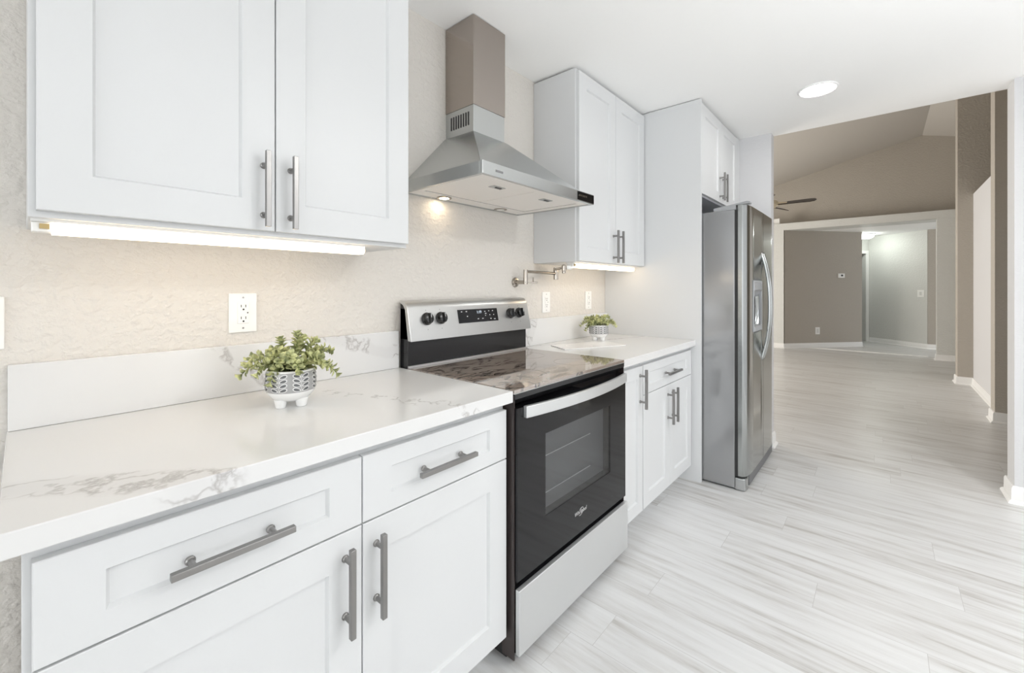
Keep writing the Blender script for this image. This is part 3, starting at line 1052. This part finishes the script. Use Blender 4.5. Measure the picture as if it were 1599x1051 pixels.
sp = mb.build('spout', CHROME, t)
mb = MB().cyl((1.945, -0.265, 1.362), (1.965, -0.285, 1.362), 0.0105)
mb.build('shutoff_knob', PLASTIC, t, bevel=0.002)

# white board lying on the right-hand counter
t = thing('cutting_board', (2.14, -0.24, 0.9145), 'thin white board lying flat on the counter in front of the smaller plant', 'board')
pts = [(1.93, -0.265), (2.30, -0.44), (2.395, -0.275), (2.025, -0.10)]
mb = MB().prism(pts, 'Z', 0.9145, 0.9195)
mb.build('board', principled('glossy_white_board', (0.84, 0.83, 0.82), 0.12), t, bevel=0.0015)
mb = MB()
n = 56
for k in range(n):
    a0, a1 = 2 * math.pi * k / n, 2 * math.pi * (k + 1) / n
    mb.face([(2.10 + rr * math.cos(aa), -0.25 + rr * math.sin(aa), 0.9197) for rr, aa in ((0.075, a0), (0.075, a1), (0.072, a1), (0.072, a0))])
mb.build('grey_ring', principled('pale_grey_ring', (0.55, 0.53, 0.5), 0.4), t)  # thin pale grey ring on the board


# ------------------------------------------------------------------ potted plants
def leaf(mb, base, d, up, L, W, cup=0.25):
    """spatulate cupped leaf from base along d"""
    d = d.normalized()
    s = d.cross(up)
    if s.length < 1e-4:
        s = d.cross(Vector((1, 0, 0.3)))
    s.normalize()
    u = s.cross(d).normalized()
    prof = [(0.0, 0.10), (0.25, 0.42), (0.55, 0.92), (0.80, 0.88), (1.0, 0.30)]
    rows = []
    for v, w in prof:
        z = -0.30 * v * v * L * cup * 2
        c = base + d * (v * L) + u * z
        wl = w * W * 0.5
        rows.append((c - s * wl + u * (wl * cup * 1.6), c, c + s * wl + u * (wl * cup * 1.6)))
    V = [[mb.bm.verts.new(p) for p in r] for r in rows]
    for a, b in zip(V, V[1:]):
        for k in range(2):
            mb.bm.faces.new((a[k], a[k + 1], b[k + 1], b[k]))


def plant(cx, cy, z0, scale, label, seed, sprigs, rot):
    rnd = random.Random(seed)
    t = thing('potted_plant', (cx, cy, z0), label, 'plant', 'potted plants on the counters')
    s = scale

    def prof(p):
        return [(r * s, z * s) for r, z in p]
    pr_ = [(0.0, 0.014), (0.034, 0.015), (0.050, 0.024), (0.0622, 0.040), (0.0642, 0.050), (0.0652, 0.075), (0.0632, 0.100), (0.0622, 0.104), (0.0597, 0.105), (0.0582, 0.102), (0.059, 0.09), (0.0, 0.088)]
    pot = MB().lathe(prof(pr_), cx, cy, 56, z0=z0).build('pot', CERAMIC, t, smooth=50)
    rb = 0.065 * s

    def rad(z):
        u = z / s
        if u < 0.05: return (0.0622 + (u - 0.040) / 0.010 * 0.002) * s
        if u < 0.075: return (0.0642 + (u - 0.05) / 0.025 * 0.001) * s
        return (0.0652 - (u - 0.075) / 0.025 * 0.002) * s
    # grey glazed band
    band = [(rad(z) + 0.0005 * s, z) for z in (0.045 * s, 0.05 * s, 0.06 * s, 0.075 * s, 0.09 * s, 0.100 * s)]
    MB().lathe(band, cx, cy, 56, z0=z0).build('glazed_band', POTGREY, pot, smooth=60)
    # leaf motif relief: columns of paired leaves, white outline with grey centre
    mb = MB()
    cols = 7
    for c in range(cols):
        th = 2 * math.pi * c / cols + rot
        st = (0.046 * s, 0.101 * s)

        def P(du, z, lift):
            r = rad(z) + lift * s
            a = th + du / rb
            return (cx + r * math.cos(a), cy + r * math.sin(a), z0 + z)
        def blob(u0, z1, sx, L, W, lift, mi):
            n = 10
            pts = []
            for k in range(n):
                a = 2 * math.pi * k / n
                q = 0.5 + 0.5 * math.cos(a)
                w = math.sin(a) * (0.55 + 0.45 * q) * W / 2
                du = sx * (u0 + L * q * 0.93 - w * 0.30)
                dz = L * q * 0.30 + w
                pts.append(P(du, z1 + dz, lift))
            mb.face(pts, mi)
        n = 6
        for k in range(n - 1):
            za = st[0] + (st[1] - st[0]) * k / (n - 1); zb = st[0] + (st[1] - st[0]) * (k + 1) / (n - 1)
            mb.face([P(-0.0016 * s, za, .0010), P(0.0016 * s, za, .0010), P(0.0016 * s, zb, .0010), P(-0.0016 * s, zb, .0010)], 0)
            mb.face([P(-0.0005 * s, za, .0016), P(0.0005 * s, za, .0016), P(0.0005 * s, zb, .0016), P(-0.0005 * s, zb, .0016)], 1)
        for k in range(4):
            z = (0.050 + 0.0125 * k) * s
            for sx in (-1, 1):
                blob(0.0010 * s, z, sx, 0.0235 * s, 0.0135 * s, 0.0012, 0)
                blob(0.0038 * s, z + 0.0008 * s, sx, 0.0180 * s, 0.0088 * s, 0.0019, 1)
    mb.build('leaf_motif', [CERAMIC, principled('motif_grey', (0.11, 0.115, 0.12), 0.4) if 'motif_grey' not in MATS else MATS['motif_grey']], pot, smooth=0)
    for k in range(4):
        a = 2 * math.pi * k / 4 + math.pi / 4 + math.atan2(-1.5602 - cy, -cx)
        fx, fy = cx + 0.037 * s * math.cos(a), cy + 0.037 * s * math.sin(a)
        MB().lathe(prof([(0.0, 0.0), (0.0125, 0.0), (0.014, 0.003), (0.016, 0.014), (0.018, 0.024), (0.0, 0.026)]), fx, fy, 20, z0=z0).build('foot', CERAMIC, pot, smooth=50)
    MB().lathe(prof([(0.0585, 0.089), (0.045, 0.094), (0.02, 0.099), (0.0, 0.101)]), cx, cy, 32, z0=z0).build('moss', SOIL, t)
    for az, out, rise, nl in sprigs:
        az_w = R(az)
        dirv = Vector((math.cos(az_w), math.sin(az_w), 0))
        p0 = Vector((cx, cy, z0 + 0.098 * s)) + dirv * 0.025 * s * min(1, out * 10)
        p2 = Vector((cx, cy, z0 + 0.100 * s)) + dirv * out * s + Vector((0, 0, rise * s))
        p1 = (p0 + p2) / 2 + Vector((0, 0, (0.035 + 0.2 * max(0, out - 0.05)) * s)) + dirv * 0.01 * s
        pts = []
        N = nl
        for i in range(N + 1):
            u = i / N
            pts.append((1 - u) ** 2 * p0 + 2 * u * (1 - u) * p1 + u * u * p2)
        mb = MB()
        mb.tube(pts, [0.0019 * s * (1 - 0.5 * i / N) for i in range(N + 1)], 6, mi=1)
        ph = rnd.random() * 6
        for i in range(1, N + 1):
            tdir = (pts[i] - pts[i - 1]).normalized()
            ref = Vector((0, 0, 1)) if abs(tdir.z) < 0.8 else Vector((1, 0, 0))
            e1 = tdir.cross(ref).normalized(); e2 = tdir.cross(e1).normalized()
            u = i / N
            size = (0.0275 - 0.0105 * u + rnd.uniform(-.002, .002)) * s
            k_n = 3 if u < 0.95 else 5
            for k in range(k_n):
                a = ph + i * 1.1 + 2 * math.pi * k / k_n + rnd.uniform(-.25, .25)
                o = e1 * math.cos(a) + e2 * math.sin(a)
                spread = 0.95 if u < 0.95 else 0.55
                d = o * spread + tdir * (0.55 + 0.4 * u) + Vector((0, 0, 0.18))
                leaf(mb, pts[i] + o * 0.001, d, tdir, size, size * rnd.uniform(0.66, 0.82), 0.32)
        sp = mb.build('sprig', [LEAF, STEM], t, smooth=60)
        so = sp.modifiers.new('solid', 'SOLIDIFY')
        so.thickness = 0.0009 * s
    return t


vw = math.degrees(YAW)           # azimuth of the viewing direction
rgt = vw - 90                    # towards the right of the picture
lft = vw + 90
spr = [(rgt + 8, 0.125, -0.012, 10), (rgt - 20, 0.115, 0.030, 9), (rgt + 30, 0.10, 0.050, 8), (rgt - 50, 0.085, 0.012, 7), (rgt + 55, 0.07, 0.075, 7),
       (lft - 5, 0.135, 0.018, 10), (lft + 22, 0.122, -0.004, 9), (lft - 30, 0.10, 0.040, 8), (lft + 50, 0.088, 0.004, 7), (lft + 75, 0.075, -0.020, 7),
       (vw + 180, 0.055, 0.030, 6), (vw + 180 + 25, 0.07, 0.045, 6), (vw + 180 - 30, 0.06, 0.042, 6),
       (vw, 0.05, 0.060, 6), (rgt, 0.018, 0.100, 8), (lft, 0.030, 0.082, 7), (rgt + 80, 0.05, 0.085, 7), (vw + 150, 0.03, 0.055, 6), (vw - 30, 0.09, 0.04, 7), (vw + 40, 0.09, 0.035, 7)]
plant(0.512, -0.270, 0.9145, 1.0, 'bigger leafy green plant in a leaf-patterned footed pot on the long left counter', 3, spr, R(-140))
spr2 = [(rgt + 5, 0.118, 0.000, 9), (rgt - 25, 0.10, 0.025, 8), (rgt + 35, 0.09, 0.055, 7), (rgt - 55, 0.075, 0.02, 7), (lft, 0.12, 0.006, 9), (lft + 25, 0.105, -0.02, 9),
        (lft - 30, 0.095, 0.045, 8), (lft + 55, 0.08, 0.02, 7), (vw + 180, 0.05, 0.028, 6), (vw + 200, 0.065, 0.035, 6), (vw, 0.05, 0.055, 6), (rgt, 0.04, 0.065, 7),
        (lft, 0.04, 0.060, 7), (vw + 150, 0.05, 0.04, 6), (vw - 30, 0.09, 0.04, 7), (vw + 40, 0.09, 0.035, 7)]
plant(2.455, -0.175, 0.9145, 0.93, 'smaller leafy plant in a patterned footed pot on the counter beyond the range', 8, spr2, R(-125))

# ------------------------------------------------------------------ refrigerator
t = thing('refrigerator', (3.32, -0.45, 0), 'stainless steel side-by-side refrigerator with water dispenser', 'refrigerator')
FX0, FXM, FX1 = 2.895, 3.333, 3.742
MB().box(FX0, FX1, -0.873, -0.06, 0.012, 1.736).build('case', CASE, t, bevel=0.004)
MB().box(FX0 + 0.004, FX1 - 0.004, -0.892, -0.872, 0.09, 1.736).build('door_gasket', DARKGAP, t)


def boolean_cut(o, x0, x1, y0, y1, z0, z1):
    c = MB().box(x0, x1, y0, y1, z0, z1).build('cutter', CASE)
    r = o
    while r.parent is not None:
        r = r.parent
    c.location = -Vector(r.location)
    saved = o.parent
    o.parent = None
    md = o.modifiers.new('cut', 'BOOLEAN')
    md.object = c
    md.operation = 'DIFFERENCE'
    md.solver = 'EXACT'
    dg = bpy.context.evaluated_depsgraph_get()
    dg.update()
    me = bpy.data.meshes.new_from_object(o.evaluated_get(dg))
    o.modifiers.clear()
    o.data = me
    o.parent = saved
    bpy.data.objects.remove(c)


def door_poly(x0, x1, curved_left):
    p = []
    W = x1 - x0
    N = 18
    for i in range(N + 1):
        u = i / N
        x = x0 + W * u
        e = (1 - u) if not curved_left else u      # distance from the outer edge, 0..1
        e = u if curved_left else 1 - u
        y = -0.915 - 0.030 * math.sqrt(max(0.0, 1 - (1 - min(1, e / 0.30)) ** 2)) - 0.003 * e
        p.append((x, y))
    return p + [(x1, -0.892), (x0, -0.892)]


d1 = MB().prism(door_poly(FX0, FXM - 0.0025, True), 'Z', 0.092, 1.764).build('freezer_door', STEEL_V, t, smooth=40)
DX0, DX1, DZ0, DZ1 = 3.035, 3.285, 0.972, 1.300
boolean_cut(d1, DX0 + 0.012, DX1 - 0.012, -1.0, -0.897, DZ0 + 0.03, DZ1 - 0.012)
d2_ = MB().prism(door_poly(FXM + 0.0025, FX1, False), 'Z', 0.092, 1.764).build('fridge_door', STEEL_V, t, smooth=40)
# dispenser
yf = -0.9455
mb = MB()
mb.box(DX0, DX0 + 0.014, yf - 0.006, yf + 0.012, DZ0, DZ1)
mb.box(DX1 - 0.014, DX1, yf - 0.006, yf + 0.012, DZ0, DZ1)
mb.box(DX0 + 0.014, DX1 - 0.014, yf - 0.006, yf + 0.012, DZ1 - 0.012, DZ1)
mb.box(DX0 + 0.014, DX1 - 0.014, yf - 0.008, -0.90, DZ0, DZ0 + 0.034)
dsp = mb.build('dispenser', GREYPLASTIC, d1, bevel=0.002)
MB().prism([(yf - 0.006, DZ1 - 0.012), (yf - 0.010, DZ1 - 0.06), (yf + 0.02, DZ1 - 0.105), (-0.90, DZ1 - 0.105), (-0.90, DZ1 - 0.012)], 'X', DX0 + 0.014, DX1 - 0.014).build('dispenser_controls', principled('dispenser_grey', (0.42, 0.43, 0.45), 0.25, 0.4), d1, bevel=0.002)
MB().box(DX0 + 0.0125, DX1 - 0.0125, -0.8995, -0.8975, DZ0 + 0.031, DZ1 - 0.013).build('dispenser_cavity', principled('cavity_charcoal', (0.06, 0.062, 0.065), 0.45), d1)
MB().box(DX0 + 0.07, DX0 + 0.15, -0.93, -0.918, DZ0 + 0.07, DZ0 + 0.17).build('dispenser_paddle', DARKGAP, d1, bevel=0.002)
for hx, par in ((FXM - 0.030, d1), (FXM + 0.030, d2_)):
    pts = []
    for i in range(25):
        u = i / 24
        z = 0.752 + u * (1.502 - 0.752)
        y = -0.938 - 0.052 * (1 - abs(2 * u - 1) ** 2.4)
        pts.append((hx, y, z))
    MB().tube(pts, 0.0125, 14, flat=0.75, ref=(1, 0, 0)).build('handle', STEEL_V, par, smooth=50)
MB().prism([(-0.75, 1.7365), (-0.75, 1.757), (-0.94, 1.783), (-0.955, 1.780), (-0.955, 1.7685), (-0.880, 1.7645), (-0.880, 1.7365)], 'X', 2.899, 2.957).build('hinge_cover', GREYPLASTIC, t, bevel=0.002)
mb = MB().box(FX0 + 0.092, FX1 - 0.02, -0.936, -0.86, 0.014, 0.084)
gr = mb.build('base_grille', principled('grille_grey', (0.16, 0.165, 0.17), 0.35, 0.5), t, bevel=0.003)
mb = MB().prism([(2.897, -0.873), (2.897, -0.915), (2.905, -0.930), (2.94, -0.938), (2.985, -0.930), (2.985, -0.873)], 'Z', 0.004, 0.078)
mb.build('hinge_foot', principled('foot_grey', (0.42, 0.43, 0.43), 0.2, 0.7), t, bevel=0.006)
mb = MB()
for k in range(5):
    mb.cyl((FX0 + 0.06, -0.1 - 0.0 * k, 0.0), (FX0 + 0.06, -0.1, 0.02), 0.02, n=12)
    break
mb.cyl((FX1 - 0.06, -0.1, 0.0), (FX1 - 0.06, -0.1, 0.02), 0.02, n=12)
mb.cyl((FX1 - 0.06, -0.85, 0.0), (FX1 - 0.06, -0.85, 0.02), 0.02, n=12)
mb.build('roller', DARKGAP, t)

# ------------------------------------------------------------------ ceiling light, fan, far things
t = thing('recessed_light', (3.205, -1.265, ZC), 'round white lit ceiling light in the kitchen ceiling', 'light')
MB().lathe([(0.082, -0.002), (0.094, -0.010), (0.102, -0.006), (0.104, -0.0002), (0.082, -0.0002)], 3.205, -1.265, 48, z0=ZC).build('trim_ring', TRIM, t)
MB().lathe([(0.0, -0.007), (0.05, -0.0065), (0.082, -0.003), (0.082, -0.0005), (0.0, -0.0005)], 3.205, -1.265, 40, z0=ZC).build('lens', GLOW_WHITE, t)

fx, fy, fz = 7.0, -0.265, 2.44
zc = ZR - SL * (fy - YR)
t = thing('ceiling_fan', (fx, fy, fz), 'ceiling fan with dark brown blades in the far living room', 'fan')
MB().lathe([(0.0, -0.075), (0.09, -0.07), (0.17, -0.04), (0.20, 0.0), (0.185, 0.045), (0.10, 0.075), (0.0, 0.085)], fx, fy, 28, z0=fz).build('motor', BRASS, t, smooth=60)
MB().cyl((fx, fy, fz + 0.06), (fx, fy, zc - 0.05), 0.013).build('downrod', BRASS, t)
MB().lathe([(0.0, 0.0), (0.03, 0.0), (0.07, 0.05), (0.075, 0.085), (0.0, 0.085)], fx, fy, 24, z0=zc - 0.08).build('canopy', BRASS, t)
for k in range(5):
    a = R(-90 + 72 * k)
    c, s_ = math.cos(a), math.sin(a)

    def bp(r, w, z):
        return (fx + r * c - w * s_, fy + r * s_ + w * c, fz + z)
    mb = MB()
    up = 0.012
    lo = [bp(0.20, -0.050, -0.024), bp(0.57, -0.070, -0.032), bp(0.62, -0.052, -0.024), bp(0.64, 0.0, 0.0), bp(0.62, 0.052, 0.024), bp(0.57, 0.070, 0.032), bp(0.20, 0.050, 0.024)]
    hi = [(x, y, z + 0.007) for x, y, z in lo]
    mb.hull(lo, hi)
    bl = mb.build('blade', WOODDARK, t, smooth=0)
    mb = MB().hull([bp(0.09, -0.03, -0.03), bp(0.30, -0.022, -0.024), bp(0.30, 0.022, -0.010), bp(0.09, 0.03, -0.02)], [bp(0.09, -0.03, 0.03), bp(0.30, -0.022, 0.004), bp(0.30, 0.022, 0.022), bp(0.09, 0.03, 0.04)])
    mb.build('blade_bracket', BRASS, bl)

tag(MB().box(10.44, 10.54, 0.055, 0.16, 2.593, 2.712).build('speaker_box', PLASTIC, origin=(10.49, 0.1, 2.593), bevel=0.004),
    'small white box standing on the ledge above the far opening', 'box')

# things on the diagonal hall walls
A1 = Vector((10.40, -0.045)); B1 = Vector((11.814, -1.245))
u1 = (B1 - A1).normalized()
n1 = Vector((-u1.y, u1.x))
if n1.x > 0:
    n1 = -n1
ang1 = math.atan2(u1.y, u1.x)


def wall_item(name, label, cat, pos, nrm, builder):
    """build facing -Y at the origin, then turn to the wall"""
    o = thing(name, (0, 0, 0), label, cat)
    builder(o)
    o.location = (pos[0] + nrm.x * 0.0005, pos[1] + nrm.y * 0.0005, pos[2])
    o.rotation_euler = (0, 0, math.atan2(nrm.x, -nrm.y))
    return o


def on_line(A, B_, pt):
    d = (B_ - A).normalized()
    v = Vector(pt) - A
    q = A + d * v.dot(d)
    return q


def b_therm(o):
    MB().box(-0.075, 0.075, -0.025, 0, -0.045, 0.045).build('cover', PLASTIC, o, bevel=0.005)
    MB().box(-0.02, 0.03, -0.0262, -0.025, -0.015, 0.022).build('screen', SLOT, o)


def b_outlet(o):
    MB().box(-0.052, 0.052, -0.006, 0, -0.075, 0.075).build('cover_plate', PLASTIC, o, bevel=0.003)
    MB().box(-0.02, 0.02, -0.009, -0.006, -0.042, 0.042).build('receptacle', principled('receptacle_grey', (0.7, 0.7, 0.68), 0.4), o, bevel=0.002)


def b_switch(o):
    MB().box(-0.066, 0.066, -0.006, 0, -0.075, 0.075).build('cover_plate', PLASTIC, o, bevel=0.003)
    MB().box(-0.022, 0.022, -0.011, -0.006, -0.036, 0.036).build('rocker', principled('rocker_grey', (0.66, 0.66, 0.64), 0.4), o, bevel=0.002)


q = on_line(A1, B1, (11.415, -0.908))
wall_item('thermostat', 'small white thermostat high on the far taupe wall', 'thermostat', (q.x, q.y, 1.515), n1, b_therm)
q = on_line(A1, B1, (10.985, -0.545))
wall_item('wall_outlet', 'white electrical outlet low on the far taupe wall under the thermostat', 'outlet', (q.x, q.y, 0.353), n1, b_outlet)
A2 = Vector((13.06, -1.34)); B2 = Vector((12.196, -2.272))
u2 = (B2 - A2).normalized(); n2 = Vector((-u2.y, u2.x))
if n2.x > 0:
    n2 = -n2
q = on_line(A2, B2, (12.282, -2.181))
wall_item('light_switch', 'white light switch on the bright wall at the end of the far hall', 'switch', (q.x, q.y, 1.137), n2, b_switch)

t = thing('hall_light', (12.3, -1.30, 2.45), 'glowing round flush light on the far hall ceiling', 'light')
MB().lathe([(0.0, -0.02), (0.16, -0.02), (0.165, -0.0005), (0.0, -0.0005)], 12.3, -1.30, 32, z0=2.452).build('base_plate', TRIM, t)
MB().lathe([(0.0, -0.11), (0.08, -0.10), (0.13, -0.07), (0.15, -0.021), (0.0, -0.021)], 12.3, -1.30, 32, z0=2.452).build('glass_dome', GLOW_HALL, t, smooth=60)
